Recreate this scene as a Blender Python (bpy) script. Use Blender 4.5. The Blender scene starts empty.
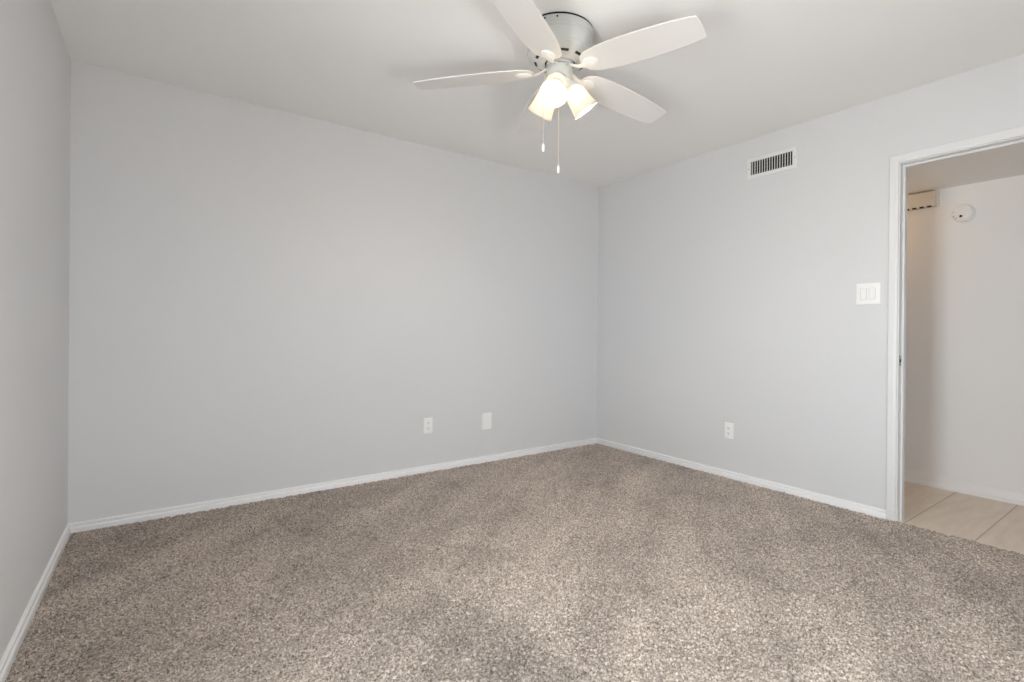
import bpy, bmesh, math, random
import numpy as np
from math import sin, cos, pi, radians as rad
from mathutils import Vector, Matrix

random.seed(4)
scene = bpy.context.scene
COL = scene.collection

# ------------------------------------------------------------------ camera
YAW, PITCH, ROLL = 0.655, -0.0019, 0.0091
CAM_H = 1.0669
fwd = Vector((sin(YAW) * cos(PITCH), cos(YAW) * cos(PITCH), sin(PITCH)))
right0 = Vector((cos(YAW), -sin(YAW), 0))
up0 = right0.cross(fwd)
right = right0 * cos(ROLL) + up0 * sin(ROLL)
up = up0 * cos(ROLL) - right0 * sin(ROLL)
cam_data = bpy.data.cameras.new('camera')
cam = bpy.data.objects.new('camera', cam_data)
COL.objects.link(cam)
cam_data.sensor_fit = 'HORIZONTAL'
cam_data.sensor_width = 36.0
cam_data.lens = 511.302 / 1024 * 36.0
cam_data.shift_x = -39.917 / 1024
cam_data.shift_y = -9.204 / 1024
cam_data.clip_start = 0.02
mw = Matrix((right, up, -fwd)).transposed().to_4x4()
mw.translation = (0, 0, CAM_H)
cam.matrix_world = mw
scene.camera = cam

# ------------------------------------------------------------------ room dimensions
H = 2.44            # ceiling height
D = 3.6067          # back wall
L = -0.3687         # left wall at the back corner
R = 3.3197          # right wall at the back corner
RA, LA = 0.0058, -0.0058   # the side walls are very slightly off square
YR = -0.62          # rear wall
WT = 0.115          # partition thickness
HX = 4.335          # far wall of the hall
HALL_H = 2.083
WIN_Y0, WIN_Y1, WIN_Z0, WIN_Z1 = 0.42, 1.00, 0.35, 1.70

# ------------------------------------------------------------------ world, lights, exposure
scene.view_settings.view_transform = 'Standard'
scene.view_settings.look = 'None'
scene.view_settings.gamma = 1.0
scene.view_settings.use_curve_mapping = False
scene.view_settings.exposure = -0.20
scene.cycles.max_bounces = 14
scene.cycles.diffuse_bounces = 10
scene.cycles.transmission_bounces = 10
scene.cycles.transparent_max_bounces = 12
scene.cycles.caustics_reflective = False
scene.cycles.caustics_refractive = False
scene.cycles.sample_clamp_indirect = 8.0

world = bpy.data.worlds.new('overcast_sky')
scene.world = world
world.use_nodes = True
wn, wl = world.node_tree.nodes, world.node_tree.links
bg = wn['Background']
# invented brightness by elevation (sky, eye-level band, ground), shaped to balance the room light
GROUND, BAND, SKY = 1.0, 1.06, 0.72
wtc = wn.new('ShaderNodeTexCoord')
wsep = wn.new('ShaderNodeSeparateXYZ')
wmap = wn.new('ShaderNodeMapRange')
wmap.inputs['From Min'].default_value = -1.0
wmap.inputs['From Max'].default_value = 1.0
wramp = wn.new('ShaderNodeValToRGB')
SKYCOL, GROUNDCOL = (0.92, 0.97, 1.02), (1.0, 0.985, 0.96)
els = wramp.color_ramp.elements
els[0].position, els[0].color = 0.36, (*[c * GROUND / 2 for c in GROUNDCOL], 1)
els[1].position, els[1].color = 0.62, (*[c * SKY / 2 for c in SKYCOL], 1)
for pos in (0.42, 0.56):
    k = els.new(pos); k.color = (*[c * BAND / 2 for c in SKYCOL], 1)
wl.new(wtc.outputs['Generated'], wsep.inputs[0])
wl.new(wsep.outputs['Z'], wmap.inputs['Value'])
wl.new(wmap.outputs[0], wramp.inputs['Fac'])
wl.new(wramp.outputs['Color'], bg.inputs['Color'])
bg.inputs["Strength"].default_value = 70.0

def light(name, kind, loc, energy, color, **kw):
    ld = bpy.data.lights.new(name, kind)
    ld.energy = energy
    ld.color = color
    for k, v in kw.items():
        setattr(ld, k, v)
    o = bpy.data.objects.new(name, ld)
    o.location = loc
    COL.objects.link(o)
    return o

portal = light('window_portal', 'AREA', (-0.56, (WIN_Y0 + WIN_Y1) / 2, (WIN_Z0 + WIN_Z1) / 2), 1.0, (1, 1, 1),
               shape='RECTANGLE', size=WIN_Z1 - WIN_Z0, size_y=WIN_Y1 - WIN_Y0)
portal.rotation_euler = (0, -pi / 2, 0)
portal.data.cycles.is_portal = True
RW_X0, RW_X1, RW_Z0, RW_Z1 = 0.40, 1.25, 0.30, 1.00  # added rear window, placed and sized for its fill light
portal2 = light('fill_window_portal', 'AREA', ((RW_X0 + RW_X1) / 2, YR - 0.13, (RW_Z0 + RW_Z1) / 2), 1.0, (1, 1, 1),
                shape='RECTANGLE', size=RW_X1 - RW_X0, size_y=RW_Z1 - RW_Z0)
portal2.rotation_euler = (pi / 2, 0, 0)
portal2.data.cycles.is_portal = True

# ------------------------------------------------------------------ materials
def new_mat(name):
    m = bpy.data.materials.new(name)
    m.use_nodes = True
    nt = m.node_tree
    return m, nt, nt.nodes['Principled BSDF']

def paint(name, color, rough=0.5, bump=0.0, scale=250.0, spec=0.4, metallic=0.0, mottling=0.0):
    m, nt, b = new_mat(name)
    b.inputs['Base Color'].default_value = (*color, 1)
    b.inputs['Roughness'].default_value = rough
    b.inputs['Specular IOR Level'].default_value = spec
    b.inputs['Metallic'].default_value = metallic
    tc = nt.nodes.new('ShaderNodeTexCoord')
    n = nt.nodes.new('ShaderNodeTexNoise')
    n.inputs['Scale'].default_value = scale
    n.inputs['Detail'].default_value = 3
    nt.links.new(tc.outputs['Object'], n.inputs['Vector'])
    if bump:
        bp = nt.nodes.new('ShaderNodeBump')
        bp.inputs['Strength'].default_value = bump
        bp.inputs['Distance'].default_value = 0.002
        nt.links.new(n.outputs['Fac'], bp.inputs['Height'])
        nt.links.new(bp.outputs['Normal'], b.inputs['Normal'])
    if mottling:
        n2 = nt.nodes.new('ShaderNodeTexNoise')
        n2.inputs['Scale'].default_value = 2.5
        nt.links.new(tc.outputs['Object'], n2.inputs['Vector'])
        mx = nt.nodes.new('ShaderNodeMix')
        mx.data_type = 'RGBA'
        mx.inputs['A'].default_value = (*[c * (1 - mottling) for c in color], 1)
        mx.inputs['B'].default_value = (*[min(1, c * (1 + mottling)) for c in color], 1)
        nt.links.new(n2.outputs['Fac'], mx.inputs['Factor'])
        nt.links.new(mx.outputs['Result'], b.inputs['Base Color'])
    return m

M_WALL = paint('grey_wall_paint', (0.708, 0.709, 0.716), 0.55, 0.12, 180, 0.25, mottling=0.012)
M_CEIL = paint('ceiling_paint', (0.860, 0.856, 0.850), 0.75, 0.15, 140, 0.15, mottling=0.01)
M_HALLWALL = paint('hall_wall_paint', (0.895, 0.895, 0.89), 0.55, 0.10, 180, 0.25, mottling=0.01)
M_HALLCEIL = paint('hall_ceiling_paint', (0.90, 0.89, 0.88), 0.75, 0.12, 140, 0.15)
M_TRIM = paint('white_trim_paint', (0.775, 0.775, 0.775), 0.38, 0.03, 60, 0.45)
M_BASE = paint('white_baseboard_paint', (0.910, 0.905, 0.905), 0.35, 0.03, 60, 0.45)
M_FAN = paint('fan_white_enamel', (0.82, 0.81, 0.79), 0.35, 0.0, 60, 0.45)
M_HOUSING = paint('fan_housing_white', (0.56, 0.565, 0.545), 0.28, 0.0, 60, 0.5)
M_BLADE = paint('fan_blade_white', (0.75, 0.735, 0.715), 0.42, 0.02, 90, 0.35)
M_PLASTIC = paint('white_plastic', (0.91, 0.91, 0.90), 0.30, 0.0, 60, 0.45)
M_VENT = paint('vent_white_enamel', (0.80, 0.80, 0.79), 0.35, 0.0, 60, 0.45)
M_DARK = paint('void_shade', (0.012, 0.012, 0.013), 0.8, 0.0, 60, 0.1)  # near-black that stands in for shade in gaps and openings
M_DARKMET = paint('dark_duct_metal', (0.035, 0.035, 0.036), 0.6, 0.0, 60, 0.3)
M_SLOT = paint('shadowed_slot', (0.05, 0.045, 0.04), 0.8, 0.0, 60, 0.1)
M_STEEL = paint('brushed_steel', (0.45, 0.43, 0.40), 0.38, 0.0, 60, 0.5, 0.9)
M_CHAIN = paint('pale_brass_chain', (0.80, 0.66, 0.55), 0.45, 0.0, 60, 0.5, 0.3)
M_HALLDARK = paint('brown_light_absorber', (0.26, 0.18, 0.11), 0.4, 0.05, 40, 0.4)  # brown chosen to soak up bounced light at the unseen hall end
M_CHIME = paint('chime_ivory_plastic', (0.78, 0.74, 0.67), 0.42, 0.03, 80, 0.4)

def carpet_mat():
    m, nt, b = new_mat('brown_beige_carpet_pile')
    N, K = nt.nodes, nt.links
    tc = N.new('ShaderNodeTexCoord')
    # yarn tips: distorted cells, each with a yarn colour of its own
    warp = N.new('ShaderNodeTexNoise'); warp.inputs['Scale'].default_value = 70; warp.inputs['Detail'].default_value = 2
    K.new(tc.outputs['Object'], warp.inputs['Vector'])
    wm = N.new('ShaderNodeMix'); wm.data_type = 'VECTOR'; wm.inputs['Factor'].default_value = 0.012
    K.new(tc.outputs['Object'], wm.inputs['A']); K.new(warp.outputs['Color'], wm.inputs['B'])
    vo = N.new('ShaderNodeTexVoronoi'); vo.inputs['Scale'].default_value = 185; vo.inputs['Randomness'].default_value = 1.0
    K.new(wm.outputs['Result'], vo.inputs['Vector'])
    sep = N.new('ShaderNodeSeparateColor'); K.new(vo.outputs['Color'], sep.inputs['Color'])
    n1 = N.new('ShaderNodeTexNoise'); n1.inputs['Scale'].default_value = 155; n1.inputs['Detail'].default_value = 4; n1.inputs['Roughness'].default_value = 0.65
    K.new(tc.outputs['Object'], n1.inputs['Vector'])
    mixf = N.new('ShaderNodeMath'); mixf.operation = 'MULTIPLY_ADD'
    K.new(sep.outputs['Red'], mixf.inputs[0]); mixf.inputs[1].default_value = 0.34
    n1s = N.new('ShaderNodeMath'); n1s.operation = 'MULTIPLY'; n1s.inputs[1].default_value = 0.72
    K.new(n1.outputs['Fac'], n1s.inputs[0]); K.new(n1s.outputs[0], mixf.inputs[2])
    ramp = N.new('ShaderNodeValToRGB')
    e = ramp.color_ramp.elements
    e[0].position, e[0].color = 0.30, (0.115, 0.094, 0.079, 1)
    e[1].position, e[1].color = 0.72, (0.750, 0.660, 0.585, 1)
    k = ramp.color_ramp.elements.new(0.43); k.color = (0.315, 0.262, 0.222, 1)
    k = ramp.color_ramp.elements.new(0.58); k.color = (0.490, 0.418, 0.362, 1)
    K.new(mixf.outputs[0], ramp.inputs['Fac'])
    # the lie of the pile: vacuum strokes left of a straight track, foot marks elsewhere
    sx = N.new('ShaderNodeSeparateXYZ'); K.new(tc.outputs['Object'], sx.inputs[0])
    mp = N.new('ShaderNodeMapping'); mp.vector_type = 'TEXTURE'; mp.inputs['Rotation'].default_value = (0, 0, rad(38)); mp.inputs['Scale'].default_value = (1.6, 0.20, 1)
    K.new(tc.outputs['Object'], mp.inputs['Vector'])
    ns = N.new('ShaderNodeTexNoise'); ns.inputs['Scale'].default_value = 1.0; ns.inputs['Detail'].default_value = 2
    K.new(mp.outputs['Vector'], ns.inputs['Vector'])
    nb = N.new('ShaderNodeTexNoise'); nb.inputs['Scale'].default_value = 2.6; nb.inputs['Detail'].default_value = 3; nb.inputs['Roughness'].default_value = 0.6
    K.new(tc.outputs['Object'], nb.inputs['Vector'])
    edge = N.new('ShaderNodeMapRange'); edge.interpolation_type = 'SMOOTHSTEP'
    edge.inputs['From Min'].default_value = 0.91; edge.inputs['From Max'].default_value = 0.96
    edge.inputs['To Min'].default_value = 0.93; edge.inputs['To Max'].default_value = 1.05
    wob = N.new('ShaderNodeMath'); wob.operation = 'MULTIPLY_ADD'; wob.inputs[1].default_value = 0.14
    K.new(nb.outputs['Fac'], wob.inputs[0]); K.new(sx.outputs['X'], wob.inputs[2])
    off = N.new('ShaderNodeMath'); off.operation = 'SUBTRACT'; off.inputs[1].default_value = 0.07
    K.new(wob.outputs[0], off.inputs[0]); K.new(off.outputs[0], edge.inputs['Value'])
    r1 = N.new('ShaderNodeMapRange'); r1.inputs['From Min'].default_value = 0.35; r1.inputs['From Max'].default_value = 0.65
    r1.inputs['To Min'].default_value = 0.87; r1.inputs['To Max'].default_value = 1.12
    K.new(ns.outputs['Fac'], r1.inputs['Value'])
    r2 = N.new('ShaderNodeMapRange'); r2.inputs['From Min'].default_value = 0.30; r2.inputs['From Max'].default_value = 0.52
    r2.inputs['To Min'].default_value = 0.82; r2.inputs['To Max'].default_value = 1.03
    K.new(nb.outputs['Fac'], r2.inputs['Value'])
    m1 = N.new('ShaderNodeMath'); m1.operation = 'MULTIPLY'; K.new(r1.outputs[0], m1.inputs[0]); K.new(r2.outputs[0], m1.inputs[1])
    m2 = N.new('ShaderNodeMath'); m2.operation = 'MULTIPLY'; K.new(m1.outputs[0], m2.inputs[0]); K.new(edge.outputs[0], m2.inputs[1])
    # a brushed-over patch of pile with a pointed end, beside the track
    def step(sock, a, b):
        q = N.new('ShaderNodeMapRange'); q.interpolation_type = 'SMOOTHSTEP'
        q.inputs['From Min'].default_value = a; q.inputs['From Max'].default_value = b
        K.new(sock, q.inputs['Value']); return q.outputs[0]
    def mul(a, b_):
        q = N.new('ShaderNodeMath'); q.operation = 'MULTIPLY'; K.new(a, q.inputs[0]); K.new(b_, q.inputs[1]); return q.outputs[0]
    flip = N.new('ShaderNodeMath'); flip.operation = 'MULTIPLY'; flip.inputs[1].default_value = -1.0
    K.new(off.outputs[0], flip.inputs[0])
    flipy = N.new('ShaderNodeMath'); flipy.operation = 'MULTIPLY'; flipy.inputs[1].default_value = -1.0
    K.new(sx.outputs['Y'], flipy.inputs[0])
    patch = mul(mul(step(off.outputs[0], 0.58, 0.78), step(flip.outputs[0], -1.06, -0.98)), step(flipy.outputs[0], -1.95, -1.80))
    pr = N.new('ShaderNodeMapRange'); pr.inputs['To Min'].default_value = 1.0; pr.inputs['To Max'].default_value = 0.86
    K.new(patch, pr.inputs['Value'])
    m3 = N.new('ShaderNodeMath'); m3.operation = 'MULTIPLY'; K.new(m2.outputs[0], m3.inputs[0]); K.new(pr.outputs[0], m3.inputs[1])
    m2 = m3
    vs = N.new('ShaderNodeVectorMath'); vs.operation = 'SCALE'
    K.new(ramp.outputs['Color'], vs.inputs[0]); K.new(m2.outputs[0], vs.inputs['Scale'])
    K.new(vs.outputs[0], b.inputs['Base Color'])
    b.inputs['Roughness'].default_value = 0.95
    b.inputs['Specular IOR Level'].default_value = 0.08
    b.inputs['Sheen Weight'].default_value = 0.15
    b.inputs['Sheen Roughness'].default_value = 0.6
    return m

def tile_mat():
    m, nt, b = new_mat('beige_floor_tile')
    N, K = nt.nodes, nt.links
    tc = N.new('ShaderNodeTexCoord')
    sx = N.new('ShaderNodeSeparateXYZ'); K.new(tc.outputs['Object'], sx.inputs[0])
    # grout joints every 0.315 m, running across the hall
    a = N.new('ShaderNodeMath'); a.operation = 'ADD'; a.inputs[1].default_value = -0.761 + 3.15
    K.new(sx.outputs['Y'], a.inputs[0])
    pp = N.new('ShaderNodeMath'); pp.operation = 'PINGPONG'; pp.inputs[1].default_value = 0.1575
    K.new(a.outputs[0], pp.inputs[0])
    lt = N.new('ShaderNodeMapRange'); lt.inputs['From Min'].default_value = 0.0025; lt.inputs['From Max'].default_value = 0.0045
    lt.inputs['To Min'].default_value = 1; lt.inputs['To Max'].default_value = 0
    K.new(pp.outputs[0], lt.inputs['Value'])
    mp = N.new('ShaderNodeMapping'); mp.inputs['Scale'].default_value = (3, 14, 3)
    K.new(tc.outputs['Object'], mp.inputs['Vector'])
    n = N.new('ShaderNodeTexNoise'); n.inputs['Scale'].default_value = 1.5; n.inputs['Detail'].default_value = 6; n.inputs['Roughness'].default_value = 0.6
    K.new(mp.outputs['Vector'], n.inputs['Vector'])
    ramp = N.new('ShaderNodeValToRGB'); e = ramp.color_ramp.elements
    e[0].position, e[0].color = 0.3, (0.74, 0.635, 0.525, 1)
    e[1].position, e[1].color = 0.7, (0.86, 0.77, 0.67, 1)
    K.new(n.outputs['Fac'], ramp.inputs['Fac'])
    mx = N.new('ShaderNodeMix'); mx.data_type = 'RGBA'
    K.new(lt.outputs[0], mx.inputs['Factor']); K.new(ramp.outputs['Color'], mx.inputs['A'])
    mx.inputs['B'].default_value = (0.47, 0.40, 0.33, 1)
    K.new(mx.outputs['Result'], b.inputs['Base Color'])
    b.inputs['Roughness'].default_value = 0.38
    bp = N.new('ShaderNodeBump'); bp.inputs['Strength'].default_value = 0.5; bp.inputs['Distance'].default_value = 0.002; bp.invert = True
    K.new(lt.outputs[0], bp.inputs['Height']); K.new(bp.outputs['Normal'], b.inputs['Normal'])
    return m

def frosted_mat():
    m, nt, b = new_mat('frosted_white_glass')
    N, K = nt.nodes, nt.links
    out = N['Material Output']
    tr = N.new('ShaderNodeBsdfTranslucent'); tr.inputs['Color'].default_value = (0.80, 0.78, 0.73, 1)
    b.inputs['Base Color'].default_value = (0.80, 0.78, 0.75, 1)
    b.inputs['Roughness'].default_value = 0.3
    n = N.new('ShaderNodeTexNoise'); n.inputs['Scale'].default_value = 60
    mr = N.new('ShaderNodeMapRange'); mr.inputs['To Min'].default_value = 0.50; mr.inputs['To Max'].default_value = 0.60
    K.new(n.outputs['Fac'], mr.inputs['Value'])
    mix = N.new('ShaderNodeMixShader')
    K.new(mr.outputs[0], mix.inputs['Fac'])
    K.new(b.outputs[0], mix.inputs[1]); K.new(tr.outputs[0], mix.inputs[2])
    K.new(mix.outputs[0], out.inputs['Surface'])
    return m

def bulb_mat():
    m, nt, b = new_mat('lit_bulb')
    b.inputs['Base Color'].default_value = (1, 0.95, 0.85, 1)
    b.inputs['Emission Color'].default_value = (1.0, 0.82, 0.61, 1)
    b.inputs['Emission Strength'].default_value = 950.0
    return m

def glass_mat():
    m, nt, b = new_mat('window_glass')
    N, K = nt.nodes, nt.links
    out = N['Material Output']
    t = N.new('ShaderNodeBsdfTransparent'); t.inputs['Color'].default_value = (0.97, 0.98, 0.98, 1)
    g = N.new('ShaderNodeBsdfGlossy'); g.inputs['Roughness'].default_value = 0.02
    mix = N.new('ShaderNodeMixShader'); mix.inputs['Fac'].default_value = 0.05
    K.new(t.outputs[0], mix.inputs[1]); K.new(g.outputs[0], mix.inputs[2]); K.new(mix.outputs[0], out.inputs['Surface'])
    return m

M_CARPET, M_TILE, M_SHADE, M_BULB, M_GLASS = carpet_mat(), tile_mat(), frosted_mat(), bulb_mat(), glass_mat()

# ------------------------------------------------------------------ mesh helpers
def box(bm, x0, x1, y0, y1, z0, z1, M=None):
    vs = [bm.verts.new((x, y, z)) for x in (x0, x1) for y in (y0, y1) for z in (z0, z1)]
    for f in ((0, 1, 3, 2), (4, 6, 7, 5), (0, 4, 5, 1), (2, 3, 7, 6), (0, 2, 6, 4), (1, 5, 7, 3)):
        bm.faces.new([vs[i] for i in f])
    if M is not None:
        bmesh.ops.transform(bm, matrix=M, verts=vs)
    return vs

def prism(bm, poly, z0, z1):
    a = [bm.verts.new((x, y, z0)) for x, y in poly]
    b = [bm.verts.new((x, y, z1)) for x, y in poly]
    n = len(poly)
    bm.faces.new(a); bm.faces.new(b)
    for i in range(n):
        bm.faces.new((a[i], a[(i + 1) % n], b[(i + 1) % n], b[i]))
    return a + b

def lathe(bm, prof, seg=48, M=None):
    """profile (r, z) turned about z; r = 0 makes a pole"""
    rings, allv = [], []
    for r, z in prof:
        if r < 1e-6:
            v = [bm.verts.new((0, 0, z))]
        else:
            v = [bm.verts.new((r * cos(2 * pi * i / seg), r * sin(2 * pi * i / seg), z)) for i in range(seg)]
        rings.append(v); allv += v
    for a, b in zip(rings, rings[1:]):
        if len(a) == 1 and len(b) == 1:
            continue
        for i in range(seg):
            j = (i + 1) % seg
            if len(a) == 1:
                bm.faces.new((a[0], b[i], b[j]))
            elif len(b) == 1:
                bm.faces.new((a[i], a[j], b[0]))
            else:
                bm.faces.new((a[i], a[j], b[j], b[i]))
    if M is not None:
        bmesh.ops.transform(bm, matrix=M, verts=allv)
    return allv

def tube(bm, pts, rads, seg=12, cap=True):
    pts = [Vector(p) for p in pts]
    prev, rings = None, []
    for i, p in enumerate(pts):
        t = (pts[min(i + 1, len(pts) - 1)] - pts[max(i - 1, 0)]).normalized()
        ref = Vector((0, 0, 1)) if abs(t.z) < 0.9 else Vector((1, 0, 0))
        u = t.cross(ref).normalized() if prev is None else (prev - t * prev.dot(t)).normalized()
        prev = u
        w = t.cross(u)
        r = rads[i] if isinstance(rads, (list, tuple)) else rads
        ru, rw = r if isinstance(r, tuple) else (r, r)
        rings.append([bm.verts.new(p + u * ru * cos(2 * pi * k / seg) + w * rw * sin(2 * pi * k / seg)) for k in range(seg)])
    for a, b in zip(rings, rings[1:]):
        for k in range(seg):
            bm.faces.new((a[k], a[(k + 1) % seg], b[(k + 1) % seg], b[k]))
    if cap:
        bm.faces.new(rings[0]); bm.faces.new(rings[-1])

def extrude_profile(bm, prof, p0, p1, out, m0=0.0, m1=0.0):
    """profile (outwards, z) swept from p0 to p1; m0/m1 = mitre slope at each end"""
    p0, p1 = Vector(p0), Vector(p1)
    d = (p1 - p0).normalized()
    out = Vector(out)
    a = [bm.verts.new(p0 + out * o + Vector((0, 0, z)) + d * (o * m0)) for o, z in prof]
    b = [bm.verts.new(p1 + out * o + Vector((0, 0, z)) - d * (o * m1)) for o, z in prof]
    n = len(prof)
    for i in range(n):
        j = (i + 1) % n
        bm.faces.new((a[i], a[j], b[j], b[i]))
    bm.faces.new(a); bm.faces.new(b)

def link(name, bm, mat, parent=None, bevel=0.0, seg=2, smooth=35, loc=None, rot=None, matrix=None):
    bmesh.ops.recalc_face_normals(bm, faces=bm.faces)
    me = bpy.data.meshes.new(name)
    bm.to_mesh(me); bm.free()
    me.materials.append(mat)
    if smooth:
        for p in me.polygons:
            p.use_smooth = True
        me.set_sharp_from_angle(angle=rad(smooth))
    o = bpy.data.objects.new(name, me)
    COL.objects.link(o)
    if parent is not None:
        o.parent = parent
    if matrix is not None:
        o.matrix_local = matrix
    if loc is not None:
        o.location = loc
    if rot is not None:
        o.rotation_euler = rot
    if bevel:
        md = o.modifiers.new('bevel', 'BEVEL')
        md.width = bevel; md.segments = seg; md.limit_method = 'ANGLE'; md.angle_limit = rad(40)
    return o

def tag(o, label, cat, group=None, kind=None):
    o['label'] = label; o['category'] = cat
    if group: o['group'] = group
    if kind: o['kind'] = kind
    return o

def empty(name, loc, rz=0.0):
    o = bpy.data.objects.new(name, None)
    o.empty_display_size = 0.1
    o.location = loc; o.rotation_euler = (0, 0, rz)
    COL.objects.link(o)
    return o

def NB():
    return bmesh.new()

def rw(t, z=0.0, off=0.0):
    """point on the right wall: t metres from the back corner, off = out into the room"""
    return Vector((R + sin(RA) * t - cos(RA) * off, D - cos(RA) * t - sin(RA) * off, z))
def lw(t, z=0.0, off=0.0):
    return Vector((L + sin(LA) * t + cos(LA) * off, D - cos(LA) * t + sin(LA) * off, z))

RROT = -pi / 2 + RA     # local x = along the right wall, local y = into it

# ------------------------------------------------------------------ the setting
TEND = D - YR
OPEN0, OPEN1 = 2.495, 3.29        # rough opening of the doorway along the right wall
HEAD = 2.040

# carpet: a dense mesh whose tufts stand up as real relief
def carpet():
    rng = np.random.default_rng(7)
    st = 0.0040
    ny, nx = int(TEND / st) + 2, int((R - L) / st) + 2
    h = rng.normal(0, 1, (ny, nx))
    k = h * 1.0
    for ax in (0, 1):                     # slight blur: a tuft covers about two cells
        k = 0.50 * k + 0.25 * np.roll(k, 1, ax) + 0.25 * np.roll(k, -1, ax)
    k /= k.std()
    h = 0.72 * k + 0.45 * h
    z = np.clip(h, -2.2, 2.2) * 0.0029 - 0.0006
    tt = np.linspace(-0.01, TEND, ny)[:, None]
    uu = np.linspace(0, 1, nx)[None, :]
    xl, yl = L + sin(LA) * tt, D - cos(LA) * tt
    xr, yr = R + sin(RA) * tt, D - cos(RA) * tt
    jx, jy = rng.normal(0, 0.0009, (ny, nx)), rng.normal(0, 0.0009, (ny, nx))
    jx[:, 0] = jx[:, -1] = 0
    x = xl + (xr - xl) * uu + jx
    y = yl + (yr - yl) * uu + jy
    co = np.stack([x, y, z], -1).reshape(-1, 3)
    # skirt under the cut edges
    ring = np.concatenate([np.arange(nx), nx * np.arange(1, ny) + nx - 1, nx * (ny - 1) + np.arange(nx - 2, -1, -1), nx * np.arange(ny - 2, 0, -1)])
    sk = co[ring].copy(); sk[:, 2] = -0.03
    base = len(co)
    co = np.concatenate([co, sk])
    i = (np.arange(ny - 1)[:, None] * nx + np.arange(nx - 1)[None, :]).reshape(-1)
    q = np.stack([i, i + nx, i + nx + 1, i + 1], -1)
    n = len(ring); r2 = np.roll(ring, -1); s0 = base + np.arange(n); s1 = base + (np.arange(n) + 1) % n
    q = np.concatenate([q, np.stack([ring, r2, s1, s0], -1)])
    me = bpy.data.meshes.new('floor')
    me.vertices.add(len(co)); me.vertices.foreach_set('co', co.astype(np.float32).ravel())
    me.loops.add(q.size); me.loops.foreach_set('vertex_index', q.astype(np.int32).ravel())
    me.polygons.add(len(q)); me.polygons.foreach_set('loop_start', (np.arange(len(q)) * 4).astype(np.int32))
    me.update(calc_edges=True); me.validate()
    me.materials.append(M_CARPET)
    me.polygons.foreach_set('use_smooth', np.ones(len(me.polygons), dtype=bool))
    o = bpy.data.objects.new('floor', me); COL.objects.link(o)
    return o
tag(carpet(), 'brown and beige speckled carpet covering the bedroom floor', 'carpet', kind='structure')

bm = NB()
box(bm, L - 0.2, R + WT * 0.5, YR - 0.1, D + 0.12, H, H + 0.1)
tag(link('ceiling', bm, M_CEIL, smooth=0), 'flat off-white bedroom ceiling above the fan', 'ceiling', kind='structure')

bm = NB()
box(bm, L - 0.2, R + 0.3, D, D + 0.12, -0.03, H + 0.1)
tag(link('wall_back', bm, M_WALL, smooth=0), 'plain light grey wall with the outlet and blank plate low on it', 'wall', kind='structure')

def wall_run(bm, f, t0, t1, z0, z1, th):
    prism(bm, [tuple(f(t0)[:2]), tuple(f(t1)[:2]), tuple(f(t1, off=-th)[:2]), tuple(f(t0, off=-th)[:2])], z0, z1)

bm = NB()
wall_run(bm, rw, -0.002, OPEN0, -0.03, H + 0.05, WT)
wall_run(bm, rw, OPEN0, OPEN1, HEAD, H + 0.05, WT)
wall_run(bm, rw, OPEN1, TEND, -0.03, H + 0.05, WT)
tag(link('wall_right', bm, M_WALL, smooth=0), 'light grey wall with the air vent, light switch and doorway', 'wall', kind='structure')

bm = NB()
ty0, ty1 = D - WIN_Y1, D - WIN_Y0
wall_run(bm, lw, -0.002, ty0, -0.03, H + 0.05, 0.15)
wall_run(bm, lw, ty1, TEND, -0.03, H + 0.05, 0.15)
wall_run(bm, lw, ty0, ty1, -0.03, WIN_Z0, 0.15)
wall_run(bm, lw, ty0, ty1, WIN_Z1, H + 0.05, 0.15)
tag(link('wall_left', bm, M_WALL, smooth=0), 'light grey wall along the left edge of the photo', 'wall', kind='structure')

bm = NB()
box(bm, L - 0.2, RW_X0, YR - 0.12, YR, -0.03, H + 0.05)
box(bm, RW_X1, R + 0.3, YR - 0.12, YR, -0.03, H + 0.05)
box(bm, RW_X0, RW_X1, YR - 0.12, YR, -0.03, RW_Z0)
box(bm, RW_X0, RW_X1, YR - 0.12, YR, RW_Z1, H + 0.05)
tag(link('wall_rear', bm, M_WALL, smooth=0), 'light grey bedroom wall behind the camera', 'wall', kind='structure')

# window in the left wall, beside the camera
def window(name, loc, rz, ww, wh, label):
    win = empty(name, loc, rz)
    tag(win, label, 'window', kind='structure')
    bm = NB()
    box(bm, -ww / 2, ww / 2, -0.03, 0.03, 0, 0.04); box(bm, -ww / 2, ww / 2, -0.03, 0.03, wh - 0.04, wh)
    box(bm, -ww / 2, -ww / 2 + 0.04, -0.03, 0.03, 0.04, wh - 0.04); box(bm, ww / 2 - 0.04, ww / 2, -0.03, 0.03, 0.04, wh - 0.04)
    box(bm, -0.02, 0.02, -0.025, 0.025, 0.04, wh - 0.04)
    link('window_frame', bm, M_TRIM, win, bevel=0.003)
    bm = NB()
    box(bm, -ww / 2 + 0.04, -0.02, -0.002, 0.002, 0.04, wh - 0.04)
    box(bm, 0.02, ww / 2 - 0.04, -0.002, 0.002, 0.04, wh - 0.04)
    link('pane', bm, M_GLASS, win, smooth=0)
window('window_1', lw((ty0 + ty1) / 2, WIN_Z0, -0.06), pi / 2 + LA, WIN_Y1 - WIN_Y0, WIN_Z1 - WIN_Z0, 'white framed bedroom window beside the camera')
window('fill_window', ((RW_X0 + RW_X1) / 2, YR - 0.06, RW_Z0), 0.0, RW_X1 - RW_X0, RW_Z1 - RW_Z0, 'white framed window added for fill light, unseen behind the camera')  # made-up window that brightens the room from behind

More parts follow.
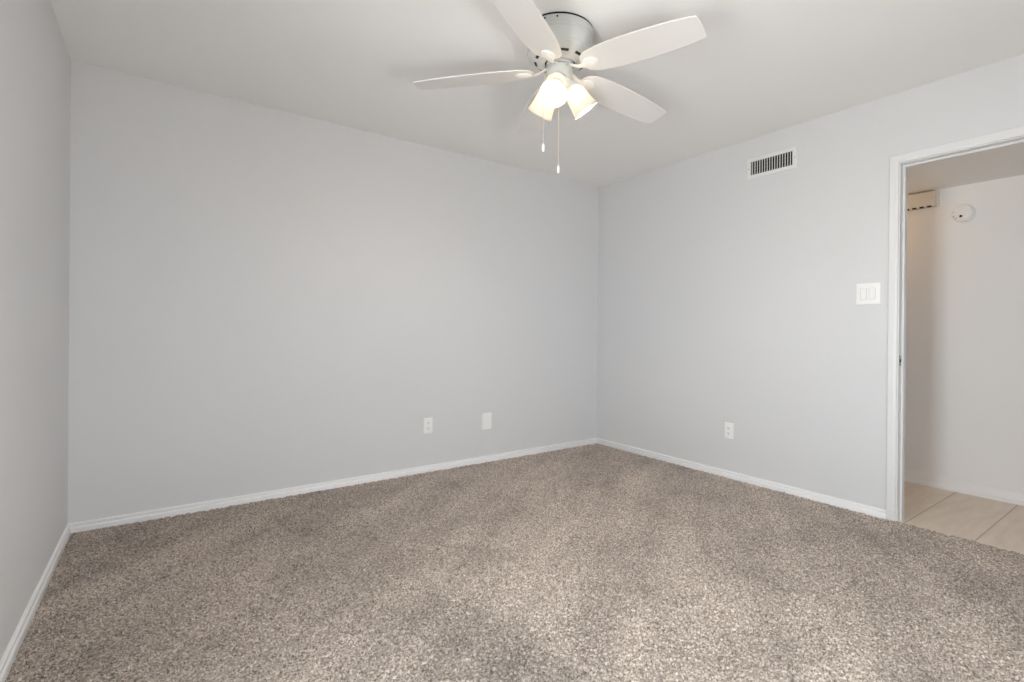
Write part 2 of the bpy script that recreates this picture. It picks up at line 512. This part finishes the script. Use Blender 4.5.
# baseboards: a thicker foot, a groove and a rounded bead on top
BB = [(-0.004, -0.01), (0.0165, -0.01), (0.0165, 0.0215), (0.0155, 0.0240), (0.0110, 0.0255), (0.0058, 0.0270), (0.0056, 0.0340), (0.0100, 0.0355),
      (0.0118, 0.0385), (0.0116, 0.0430), (0.0095, 0.0470), (0.0055, 0.0490), (0.0, 0.0500), (-0.004, 0.0500)]
def baseboard(name, p0, p1, out, label, m0=0.0, m1=0.0, prof=BB):
    bm = NB()
    extrude_profile(bm, prof, p0, p1, out, m0, m1)
    return tag(link(name, bm, M_BASE, smooth=50), label, 'baseboard', kind='structure')
CAS0 = 2.451
baseboard('baseboard_back', (L, D, 0), (R, D, 0), (0, -1, 0), 'low white baseboard under the grey wall with the blank plate', 1, 1)
baseboard('baseboard_right', rw(0), rw(CAS0), (-cos(RA), -sin(RA), 0), 'low white baseboard between the far corner and the doorway', 1, 0)
baseboard('baseboard_left', lw(0), lw(TEND), (cos(LA), sin(LA), 0), 'low white baseboard along the left wall', 1, 0)

# hall beyond the doorway
bm = NB()
prism(bm, [tuple(rw(OPEN0 - 1.9, off=-0.004)[:2]), tuple(rw(OPEN1 + 1.2, off=-0.004)[:2]), (HX + 0.05, -0.9), (HX + 0.05, 3.05)], -0.06, -0.006)
tag(link('floor_hall', bm, M_TILE, smooth=0), 'beige tiled floor seen through the doorway', 'tiled floor', kind='structure')
bm = NB()
box(bm, HX, HX + 0.1, -1.0, 3.2, -0.06, H)
tag(link('wall_hall_far', bm, M_HALLWALL, smooth=0), 'white hall wall seen through the doorway', 'wall', kind='structure')
bm = NB()
box(bm, R + WT * 0.6, HX + 0.1, 2.90, 3.0, -0.06, H)
tag(link('wall_hall_left', bm, M_HALLDARK, smooth=0), 'unseen left end wall of the hall, made brown to cut bounced light', 'wall', kind='structure')
bm = NB()
box(bm, R + WT * 0.6, HX + 0.1, -0.85, -0.75, -0.06, H)
tag(link('wall_hall_right', bm, M_HALLWALL, smooth=0), 'white end wall of the hall, out of sight to the right', 'wall', kind='structure')
bm = NB()
box(bm, R + WT - 0.02, HX + 0.05, -0.8, 2.95, HALL_H, HALL_H + 0.08)
tag(link('ceiling_hall', bm, M_HALLCEIL, smooth=0), 'low hall ceiling seen through the top of the doorway', 'ceiling', kind='structure')
HB = [(-0.004, -0.01), (0.024, -0.01), (0.024, 0.004), (0.021, 0.012), (0.014, 0.018), (0.013, 0.020), (0.013, 0.060),
      (0.011, 0.066), (0.006, 0.074), (0.003, 0.079), (-0.004, 0.079)]
baseboard('baseboard_hall', (HX, 2.9, 0), (HX, -0.75, 0), (-1, 0, 0), 'white baseboard along the hall wall above the beige tiles', 0, 0, HB)

# warm lamp of the hall, out of sight beyond the left jamb
light('hall_lamp', 'POINT', (4.08, 1.76, 1.97), 2.7, (1.0, 0.61, 0.28), shadow_soft_size=0.06)

# door frame: local x along the wall, y into it
door = empty('door_1', rw(0, 0, 0), RROT)
tag(door, 'white cased doorway from the carpeted bedroom to the tiled hall', 'doorway', kind='structure')
CW, CT = 0.0455, 0.016
J0, J1, JT = 2.503, 3.282, 2.0335         # faces of the jambs and head
CPROF = [(0.0, 0.0), (0.0, 0.013), (0.003, 0.016), (0.030, 0.0150), (0.036, 0.0120), (0.040, 0.0110), (0.0435, 0.0105), (0.0455, 0.0085), (0.0455, 0.0)]
def casing(side):
    """mitred casing: outer edge CPROF[0], side = -1 bedroom face, +1 hall face"""
    bm = NB()
    xi0, xi1, zi = J0 - 0.0055, J1 + 0.0055, JT + 0.0055
    yb = 0.0 if side < 0 else WT
    path = [((xi0, 0.0), (-1, 0)), ((xi0, zi), (-1, 1)), ((xi1, zi), (1, 1)), ((xi1, 0.0), (1, 0))]
    rings = []
    for (x, z), (dx, dz) in path:
        rings.append([bm.verts.new((x + dx * (CW - u), yb + side * h, z + dz * (CW - u) if dz else -0.02)) for u, h in CPROF])
    for a, b in zip(rings, rings[1:]):
        n = len(a)
        for i in range(n):
            bm.faces.new((a[i], a[(i + 1) % n], b[(i + 1) % n], b[i]))
    bm.faces.new(rings[0]); bm.faces.new(rings[-1])
    return link('casing', bm, M_TRIM, door, smooth=12)
casing(-1)
casing(1)
bm = NB(); box(bm, J0 - 0.018, J0, 0.0, WT, -0.02, JT + 0.018); jl = link('jamb', bm, M_TRIM, door, bevel=0.001)
bm = NB(); box(bm, J1, J1 + 0.018, 0.0, WT, -0.02, JT + 0.018); link('jamb', bm, M_TRIM, door, bevel=0.001)
bm = NB(); box(bm, J0, J1, 0.0, WT, JT, JT + 0.018); link('head_jamb', bm, M_TRIM, door, bevel=0.001)
bm = NB()
box(bm, J0, J0 + 0.012, 0.040, 0.078, -0.01, JT - 0.012)
box(bm, J1 - 0.012, J1, 0.040, 0.078, -0.01, JT - 0.012)
box(bm, J0, J1, 0.040, 0.078, JT - 0.012, JT)
link('door_stop', bm, M_TRIM, door, bevel=0.002)
bm = NB()
prof = []
box(bm, J0 - 0.0005, J0 + 0.0016, 0.006, 0.036, 0.885, 0.945)
sp = link('strike_plate', bm, M_STEEL, door, bevel=0.0008)
bm = NB(); box(bm, J0 + 0.0005, J0 + 0.0022, 0.012, 0.030, 0.905, 0.924)
link('latch_hole', bm, M_DARK, sp, smooth=0).parent = sp

# ------------------------------------------------------------------ ceiling fan
FX, FY = 1.4523, 1.8482
fan = empty('ceiling_fan', (FX, FY, H))
tag(fan, 'white five-bladed flush ceiling fan with three lit bell shades', 'ceiling fan')
RV = Vector((cos(YAW), -sin(YAW), 0))       # to the photo's right
TC = Vector((-sin(YAW), -cos(YAW), 0))      # towards the camera
def Z(z): return z - H                       # absolute height -> height under the ceiling

bm = NB()
lathe(bm, [(0.0, Z(2.4395)), (0.1505, Z(2.4395)), (0.1505, Z(2.430)), (0.0, Z(2.430))], 64)
link('ceiling_gap_shade', bm, M_DARK, fan)  # dark disc added as the shade in the gap above the housing
bm = NB()
lathe(bm, [(0.0, Z(2.432)), (0.1500, Z(2.432)), (0.1530, Z(2.4305)), (0.1535, Z(2.428)), (0.1535, Z(2.404)), (0.1500, Z(2.401)), (0.1500, Z(2.397)),
           (0.1530, Z(2.394)), (0.1530, Z(2.389)), (0.1500, Z(2.386)), (0.1500, Z(2.382)), (0.1515, Z(2.380)), (0.1495, Z(2.345)), (0.1485, Z(2.336)), (0.1500, Z(2.334)), (0.1500, Z(2.331)), (0.1470, Z(2.3285)),
           (0.1450, Z(2.3215)), (0.1330, Z(2.3105)), (0.1180, Z(2.3015)), (0.1000, Z(2.2935)), (0.0840, Z(2.2885)), (0.0720, Z(2.2865)),
           (0.0700, Z(2.2885)), (0.0700, Z(2.300)), (0.0, Z(2.300))], 72)
housing = link('motor_housing', bm, M_HOUSING, fan, smooth=28)
# ventilation slots round the underside of the motor
for k in range(10):
    a0 = rad(-127.5 + 9.4 + 36 * k)
    bm = NB()
    r0, r1 = 0.1075, 0.1185
    po, pi_, qo, qi = [], [], [], []
    for i in range(9):
        a = a0 - 0.165 + 0.33 * i / 8
        for r, lst, up_ in ((r1, po, 0), (r0, pi_, 0), (r1, qo, 0.005), (r0, qi, 0.005)):
            lst.append(bm.verts.new((r * cos(a), r * sin(a), Z(2.3015 - (0.118 - r) * 0.444) - 0.0008 + up_)))
    for i in range(8):
        bm.faces.new((po[i], po[i + 1], pi_[i + 1], pi_[i]))
        bm.faces.new((qo[i], qo[i + 1], qi[i + 1], qi[i]))
        bm.faces.new((po[i], po[i + 1], qo[i + 1], qo[i]))
        bm.faces.new((pi_[i], pi_[i + 1], qi[i + 1], qi[i]))
    bm.faces.new((po[0], pi_[0], qi[0], qo[0])); bm.faces.new((po[8], pi_[8], qi[8], qo[8]))
    link('vent_slot', bm, M_SLOT, housing, smooth=0)
# mounting screws near the rim
for ang in (rad(-133.0), rad(-154.0), 0.9, 2.1):
    bm = NB()
    Mx = Matrix.Translation((0.1535 * cos(ang), 0.1535 * sin(ang), Z(2.419))) @ Matrix.Rotation(ang, 4, 'Z') @ Matrix.Rotation(pi / 2, 4, 'Y')
    lathe(bm, [(0.0, -0.002), (0.0042, -0.002), (0.0042, 0.0012), (0.003, 0.0022), (0.0, 0.0025)], 14, Mx)
    link('screw', bm, M_DARKMET, housing)
bm = NB()
lathe(bm, [(0.0, Z(2.2995)), (0.0695, Z(2.2995)), (0.0695, Z(2.297)), (0.0, Z(2.297))], 48)
link('recess_shade_disc', bm, M_SLOT, housing)  # dark disc coloured as the shade round the flywheel
bm = NB()
lathe(bm, [(0.0, Z(2.298)), (0.0610, Z(2.298)), (0.0630, Z(2.296)), (0.0630, Z(2.280)), (0.0610, Z(2.2775)), (0.0520, Z(2.2765)), (0.0500, Z(2.270)), (0.0, Z(2.270))], 48)
link('flywheel', bm, M_HOUSING, fan)
bm = NB()
lathe(bm, [(0.0, Z(2.274)), (0.050, Z(2.274)), (0.0585, Z(2.272)), (0.0600, Z(2.268)), (0.0600, Z(2.226)), (0.0580, Z(2.220)), (0.0520, Z(2.2165)),
           (0.0520, Z(2.212)), (0.0, Z(2.212))], 56)
switch_housing = link('switch_housing', bm, M_HOUSING, fan, smooth=28)
for ang in (0.4, 2.5, 4.6):
    bm = NB()
    Mx = Matrix.Translation((0.060 * cos(ang), 0.060 * sin(ang), Z(2.262))) @ Matrix.Rotation(ang, 4, 'Z') @ Matrix.Rotation(pi / 2, 4, 'Y')
    lathe(bm, [(0.0, -0.001), (0.003, -0.001), (0.003, 0.001), (0.0, 0.002)], 12, Mx)
    link('screw', bm, M_STEEL, switch_housing)
bm = NB()
lathe(bm, [(0.0, Z(2.216)), (0.050, Z(2.216)), (0.0535, Z(2.2135)), (0.0530, Z(2.206)), (0.0470, Z(2.195)), (0.0340, Z(2.183)), (0.0200, Z(2.176)), (0.0110, Z(2.171)),
           (0.0090, Z(2.163)), (0.0060, Z(2.158)), (0.0, Z(2.1565))], 48)
link('light_fitter', bm, M_FAN, fan, smooth=40)

# blades and their irons
ZB = 2.2614
PH0, PITCHB, DROOP = -1.3040, -0.1925, 0.0610
AZ = [0.0, 0.0395, -0.0062, -0.0430, 0.0097]
DR = [-0.0131, 0.0054, 0.0074, 0.0212, -0.0185]
def smooth_hw():
    st = [(0.128, 0.030), (0.140, 0.048), (0.165, 0.064), (0.20, 0.0715), (0.25, 0.0775), (0.32, 0.0815), (0.40, 0.0825), (0.48, 0.0805), (0.55, 0.0765), (0.61, 0.0705), (0.655, 0.0635)]
    return st
def blade_mesh():
    st = smooth_hw()
    tipx = 0.672
    upper = [(0.121, 0.012)] + st + [(tipx - 0.004, 0.0605), (tipx, 0.055)]
    mid = [(tipx + 0.0025, 0.03), (tipx + 0.004, 0.0), (tipx + 0.0025, -0.03)]
    lower = [(x, -y) for x, y in reversed(upper)]
    poly = upper + mid + lower
    bm = NB()
    prism(bm, poly, -0.003, 0.003)
    return bm
def iron_mesh():
    bm = NB()
    # arm from the flywheel, flattened, curving out to the oval pad
    pts = [(0.052, 0, 0.012), (0.068, 0, 0.010), (0.085, 0, 0.002), (0.102, 0, -0.006), (0.122, 0, -0.0095), (0.150, 0, -0.0100)]
    tube(bm, pts, [(0.013, 0.0045), (0.0125, 0.0045), (0.0105, 0.0045), (0.0100, 0.0045), (0.0130, 0.004), (0.020, 0.003)], 14)
    return bm
def pad_mesh():
    bm = NB()
    v = lathe(bm, [(0.0, -0.0160), (0.012, -0.0158), (0.0165, -0.0148), (0.0185, -0.0125), (0.0215, -0.0118), (0.0245, -0.0122), (0.0285, -0.0105), (0.0310, -0.0070),
                   (0.0315, -0.0030), (0.0, -0.0030)], 40)
    bmesh.ops.transform(bm, matrix=Matrix.Translation((0.168, 0, 0)) @ Matrix.Diagonal((1.22, 1.0, 1.0, 1.0)), verts=v)
    return bm
blade_proto = iron_proto = pad_proto = None
for k in range(5):
    a = PH0 + k * 2 * pi / 5 + AZ[k]
    dr = DROOP + DR[k]
    e = Vector((cos(a), sin(a), -math.tan(dr))).normalized()
    t = Vector((-sin(a), cos(a), 0))
    n0 = e.cross(t)
    w = t * cos(PITCHB) + n0 * sin(PITCHB)
    n = e.cross(w)
    Mb = Matrix((e, w, n)).transposed().to_4x4()
    Mb.translation = (0, 0, Z(ZB))
    if blade_proto is None:
        b = blade_proto = link('blade', blade_mesh(), M_BLADE, fan, bevel=0.002, matrix=Mb)
        i = iron_proto = link('blade_iron', iron_mesh(), M_FAN, fan, matrix=Mb, smooth=50)
        p = pad_proto = link('medallion', pad_mesh(), M_FAN, i, smooth=35)
    else:
        b = blade_proto.copy(); COL.objects.link(b); b.parent = fan; b.matrix_local = Mb
        i = iron_proto.copy(); COL.objects.link(i); i.parent = fan; i.matrix_local = Mb
        p = pad_proto.copy(); COL.objects.link(p); p.parent = i

# three lamps
def axis_matrix(pos, d):
    d = d.normalized()
    q = Vector((0, 0, 1)).rotation_difference(d)
    M = q.to_matrix().to_4x4()
    M.translation = pos
    return M
holder_bm = lambda: None
protos = None
for th in (-13.0, 107.0, 227.0):
    h = TC * cos(rad(th)) + RV * sin(rad(th))
    neck = h * 0.0490 + Vector((0, 0, Z(2.199)))
    d = h * 0.615 + Vector((0, 0, -0.788))
    M = axis_matrix(neck, d)
    if protos is None:
        bm = NB()
        lathe(bm, [(0.0, -0.034), (0.014, -0.034), (0.016, -0.030), (0.016, -0.022), (0.026, -0.014), (0.0315, -0.006), (0.0335, 0.006), (0.0335, 0.016), (0.0320, 0.016), (0.0315, 0.007), (0.0, 0.005)], 36)
        ho = link('shade_holder', bm, M_FAN, fan, matrix=M, smooth=40)
        bm = NB()
        outer = [(0.0285, 0.009), (0.0310, 0.013), (0.0350, 0.020), (0.0425, 0.031), (0.0470, 0.044), (0.0500, 0.062), (0.0525, 0.082), (0.0560, 0.102), (0.0600, 0.120), (0.0622, 0.130)]
        inner = [(r - 0.0028, z + 0.0005) for r, z in outer]
        inner[-1] = (0.0600, 0.1305)
        lathe(bm, outer + [(0.0612, 0.1318)] + inner[::-1] + [outer[0]], 48)
        sh = link('lamp_shade', bm, M_SHADE, fan, matrix=M, smooth=60)
        bm = NB()
        lathe(bm, [(0.0, 0.004), (0.010, 0.005), (0.010, 0.022), (0.0125, 0.026), (0.0165, 0.040), (0.0180, 0.054), (0.0165, 0.068), (0.0115, 0.082), (0.0055, 0.091), (0.0, 0.094)], 24)
        bu = link('light_bulb', bm, M_BULB, fan, matrix=M, smooth=60)
        protos = (ho, sh, bu)
    else:
        for q in protos:
            c = q.copy(); COL.objects.link(c); c.parent = fan; c.matrix_local = M

# pull chains: strings of little beads with a white fob
def pull_chain(anchor, zbot, start):
    bm = NB()
    ztop = anchor.z
    tube(bm, [start, (start + anchor) / 2 + Vector((0, 0, 0.002)), anchor], 0.0022, 8)
    n = int((ztop - zbot) / 0.0062)
    bm2 = bm
    tube(bm2, [(anchor.x, anchor.y, ztop), (anchor.x, anchor.y, zbot)], 0.0009, 6)
    for i in range(n):
        z = ztop - (i + 0.5) * (ztop - zbot) / n
        bmesh.ops.create_icosphere(bm2, subdivisions=1, radius=0.0020, matrix=Matrix.Translation((anchor.x, anchor.y, z)))
    c = link('pull_chain', bm2, M_CHAIN, fan, smooth=60)
    bm = NB()
    lathe(bm, [(0.0, 0.002), (0.0030, 0.001), (0.0045, -0.003), (0.0062, -0.008), (0.0066, -0.020), (0.0062, -0.030), (0.0045, -0.036), (0.0, -0.0375)], 20,
          Matrix.Translation((anchor.x, anchor.y, zbot)))
    link('fob', bm, M_PLASTIC, c, smooth=60)
a1 = RV * -0.0735 + TC * 0.010 + Vector((0, 0, Z(2.236)))
pull_chain(a1, Z(1.922), a1.xy.normalized().to_3d() * 0.055 + Vector((0, 0, Z(2.240))))
a2 = RV * -0.003 + TC * -0.066 + Vector((0, 0, Z(2.236)))
pull_chain(a2, Z(1.847), a2.xy.normalized().to_3d() * 0.055 + Vector((0, 0, Z(2.240))))

# ------------------------------------------------------------------ air vent on the right wall
vt = empty('air_vent', rw(1.7315, 2.2285), RROT)
tag(vt, 'white rectangular air vent with upright louvres, high on the grey wall', 'air vent')
VW, VH, OW, OH = 0.358, 0.146, 0.300, 0.094
bm = NB()
def rect(w, h, y): return [bm.verts.new((x, y, z)) for x, z in ((-w / 2, -h / 2), (w / 2, -h / 2), (w / 2, h / 2), (-w / 2, h / 2))]
rings = [rect(VW, VH, 0.0), rect(VW, VH, -0.0025), rect(VW - 0.008, VH - 0.008, -0.007), rect(OW + 0.012, OH + 0.012, -0.0105), rect(OW, OH, -0.0095), rect(OW, OH, -0.0008)]
for a, b in zip(rings, rings[1:]):
    for i in range(4):
        bm.faces.new((a[i], a[(i + 1) % 4], b[(i + 1) % 4], b[i]))
link('vent_frame', bm, M_VENT, vt, smooth=20)
bm = NB(); box(bm, -OW / 2, OW / 2, -0.0012, -0.0004, -OH / 2, OH / 2)
link('duct_shade_panel', bm, M_DARK, vt, smooth=0)  # black sheet in place of the shade inside the duct
bm = NB()
for k in range(4):
    z = -OH / 2 + OH * (k + 0.5) / 4
    box(bm, -OW / 2, OW / 2, -0.0030, -0.0018, z - 0.003, z + 0.003)
link('rear_louvres', bm, M_DARKMET, vt, smooth=0)
bm = NB()
NS = 16
for k in range(NS):
    x = -OW / 2 + OW * (k + 0.75) / (NS + 0.5)
    Mx = Matrix.Translation((x, -0.0074, 0)) @ Matrix.Rotation(rad(-8), 4, 'Z')
    box(bm, -0.0024, 0.0024, -0.0012, 0.0012, -OH / 2, OH / 2, Mx)
link('front_louvres', bm, M_VENT, vt, smooth=0)
for s in (-1, 1):
    bm = NB()
    lathe(bm, [(0.0, 0.0), (0.0042, 0.0), (0.0042, 0.0014), (0.003, 0.0024), (0.0, 0.0027)], 16,
          Matrix.Translation((s * 0.166, -0.0085, 0)) @ Matrix.Rotation(pi / 2, 4, 'X'))
    link('screw', bm, M_STEEL, vt)

# ------------------------------------------------------------------ wall plates
def plate(bm, w, h, t=0.0058):
    ch = 0.004
    def rr(W, Hh, y, r=0.004):
        out = []
        for cx, cz, a0 in ((W / 2 - r, Hh / 2 - r, 0), (-W / 2 + r, Hh / 2 - r, pi / 2), (-W / 2 + r, -Hh / 2 + r, pi), (W / 2 - r, -Hh / 2 + r, 1.5 * pi)):
            for i in range(4):
                a = a0 + i * pi / 6
                out.append(bm.verts.new((cx + r * cos(a), y, cz + r * sin(a))))
        return out
    rings = [rr(w, h, 0.0), rr(w, h, -0.0022), rr(w - ch, h - ch, -t + 0.0008), rr(w - 2 * ch, h - 2 * ch, -t)]
    for a, b in zip(rings, rings[1:]):
        for i in range(16):
            bm.faces.new((a[i], a[(i + 1) % 16], b[(i + 1) % 16], b[i]))
    bm.faces.new(rings[-1]); bm.faces.new(rings[0])

def screw(parent, x, z, y=-0.0056, mat=None):
    bm = NB()
    lathe(bm, [(0.0, 0.0), (0.0034, 0.0), (0.0034, 0.0006), (0.0024, 0.0012), (0.0, 0.0014)], 14, Matrix.Translation((x, y, z)) @ Matrix.Rotation(pi / 2, 4, 'X'))
    return link('screw', bm, mat or M_PLASTIC, parent)

M_SLOTW = paint('outlet_slot_shadow', (0.10, 0.10, 0.10), 0.7, 0.0, 60, 0.1)
M_GAP = paint('switch_gap', (0.45, 0.45, 0.45), 0.6, 0.0, 60, 0.2)

def outlet(loc, rz, label):
    o = empty('wall_outlet', loc, rz)
    tag(o, label, 'outlet', 'white duplex wall outlets')
    bm = NB(); plate(bm, 0.0705, 0.117)
    link('cover_plate', bm, M_PLASTIC, o, smooth=30)
    for s in (1, -1):
        bm = NB()
        pts = []
        for i in range(28):
            a = 2 * pi * i / 28
            pts.append((max(-0.0165, min(0.0165, 0.0185 * cos(a))), 0.0145 * sin(a)))
        v = prism(bm, pts, 0.0, 0.0030)
        bmesh.ops.transform(bm, matrix=Matrix.Translation((0, -0.0056, s * 0.0195)) @ Matrix.Rotation(pi / 2, 4, 'X'), verts=v)
        r = link('receptacle', bm, M_PLASTIC, o, smooth=40)
        bm = NB()
        zc = s * 0.0195
        box(bm, -0.0078, -0.0054, -0.0090, -0.0080, zc - 0.0010, zc + 0.0080)
        box(bm, 0.0054, 0.0078, -0.0090, -0.0080, zc + 0.0000, zc + 0.0080)
        lathe(bm, [(0.0, 0.0), (0.0030, 0.0), (0.0030, 0.0010), (0.0, 0.0010)], 14, Matrix.Translation((0, -0.0080, zc - 0.0068)) @ Matrix.Rotation(pi / 2, 4, 'X'))
        link('slots', bm, M_SLOTW, r, smooth=0)
    screw(o, 0, 0, -0.0056)
    return o
outlet((1.605, D, 0.347), 0.0, 'white duplex outlet on the left-hand grey wall, left of the blank plate')
outlet(rw(1.424, 0.345), RROT, 'white duplex outlet low on the right-hand wall, between corner and doorway')

bp = empty('blank_wall_plate', (2.112, D, 0.331))
tag(bp, 'plain white blank cover plate low on the grey wall near the corner', 'wall plate')
bm = NB(); plate(bm, 0.088, 0.134)
link('cover_plate', bm, M_PLASTIC, bp, smooth=30)
screw(bp, 0, 0.042); screw(bp, 0, -0.042)

sw = empty('light_switch', rw(2.343, 1.303), RROT)
tag(sw, 'white double rocker light switch on the grey wall beside the doorway', 'light switch')
bm = NB(); plate(bm, 0.130, 0.124)
link('cover_plate', bm, M_PLASTIC, sw, smooth=30)
for s in (-1, 1):
    bm = NB()
    x = s * 0.023
    box(bm, x - 0.0172, x + 0.0172, -0.0064, -0.0050, -0.034, 0.034)
    fr = link('rocker_surround', bm, M_GAP, sw, smooth=0)
    bm = NB()
    vs = prism(bm, [(-0.0330, -0.0058), (0.0330, -0.0076), (0.0320, -0.002), (-0.0320, -0.002)] if s < 0 else [(-0.0330, -0.0076), (0.0330, -0.0058), (0.0320, -0.002), (-0.0320, -0.002)], x - 0.0155, x + 0.0155)
    for v in vs:
        zz, yy, xx = v.co.x, v.co.y, v.co.z
        v.co = (xx, yy - 0.0012, zz)
    link('rocker', bm, M_PLASTIC, sw, bevel=0.0008)
    for z in (0.0485, -0.0485):
        screw(sw, x, z)

# ------------------------------------------------------------------ hall: smoke alarm and door chime
sa = empty('smoke_alarm', (HX, 1.0575, 1.890), -pi / 2)
tag(sa, 'round white smoke alarm on the hall wall right of the chime box', 'smoke alarm')
RX = Matrix.Rotation(pi / 2, 4, 'X')
bm = NB(); lathe(bm, [(0.0, 0.0), (0.064, 0.0), (0.066, 0.003), (0.066, 0.010), (0.064, 0.012), (0.0, 0.012)], 48, RX)
link('base_ring', bm, M_PLASTIC, sa, smooth=40)
bm = NB(); lathe(bm, [(0.0, 0.012), (0.060, 0.012), (0.061, 0.020), (0.058, 0.031), (0.050, 0.037), (0.034, 0.040), (0.033, 0.038), (0.030, 0.038), (0.029, 0.0405), (0.0, 0.042)], 48, RX)
cov = link('cover', bm, M_PLASTIC, sa, smooth=40)
bm = NB(); lathe(bm, [(0.0, 0.036), (0.0085, 0.036), (0.0085, 0.0425), (0.0, 0.0430)], 18, Matrix.Translation((-0.006, 0, -0.022)) @ RX)
link('sensor_port', bm, M_SLOT, sa)
bm = NB()
for ang in (200, 225, 172):
    Mx = Matrix.Translation((0.047 * cos(rad(ang)), -0.0385, 0.047 * sin(rad(ang)))) @ Matrix.Rotation(-rad(ang), 4, 'Y')
    box(bm, -0.007, 0.007, -0.001, 0.003, -0.0022, 0.0022, Mx)
link('sounder_slots', bm, M_GAP, sa, smooth=0)

ch = empty('door_chime', (HX, 1.352, 2.018), -pi / 2)
tag(ch, 'ivory door chime box under the hall ceiling, left of the smoke alarm', 'door chime')
cw, chh, cd = 0.29, 0.108, 0.048
bm = NB(); box(bm, -cw / 2, cw / 2, -cd, 0.0, -chh / 2, chh / 2)
link('chime_cover', bm, M_CHIME, ch, bevel=0.006, seg=3)
bm = NB(); box(bm, -cw / 2 - 0.003, cw / 2 + 0.012, -0.016, 0.0, -chh / 2 + 0.002, chh / 2 - 0.002)
link('back_plate', bm, M_CHIME, ch, bevel=0.002)
bm = NB()
for k in range(6):
    x = -cw / 2 + 0.03 + k * 0.045
    box(bm, x - 0.013, x + 0.013, -cd - 0.0006, -cd + 0.02, -chh / 2 - 0.0006, -chh / 2 + 0.008)
link('sound_slots', bm, M_SLOT, ch, smooth=0)
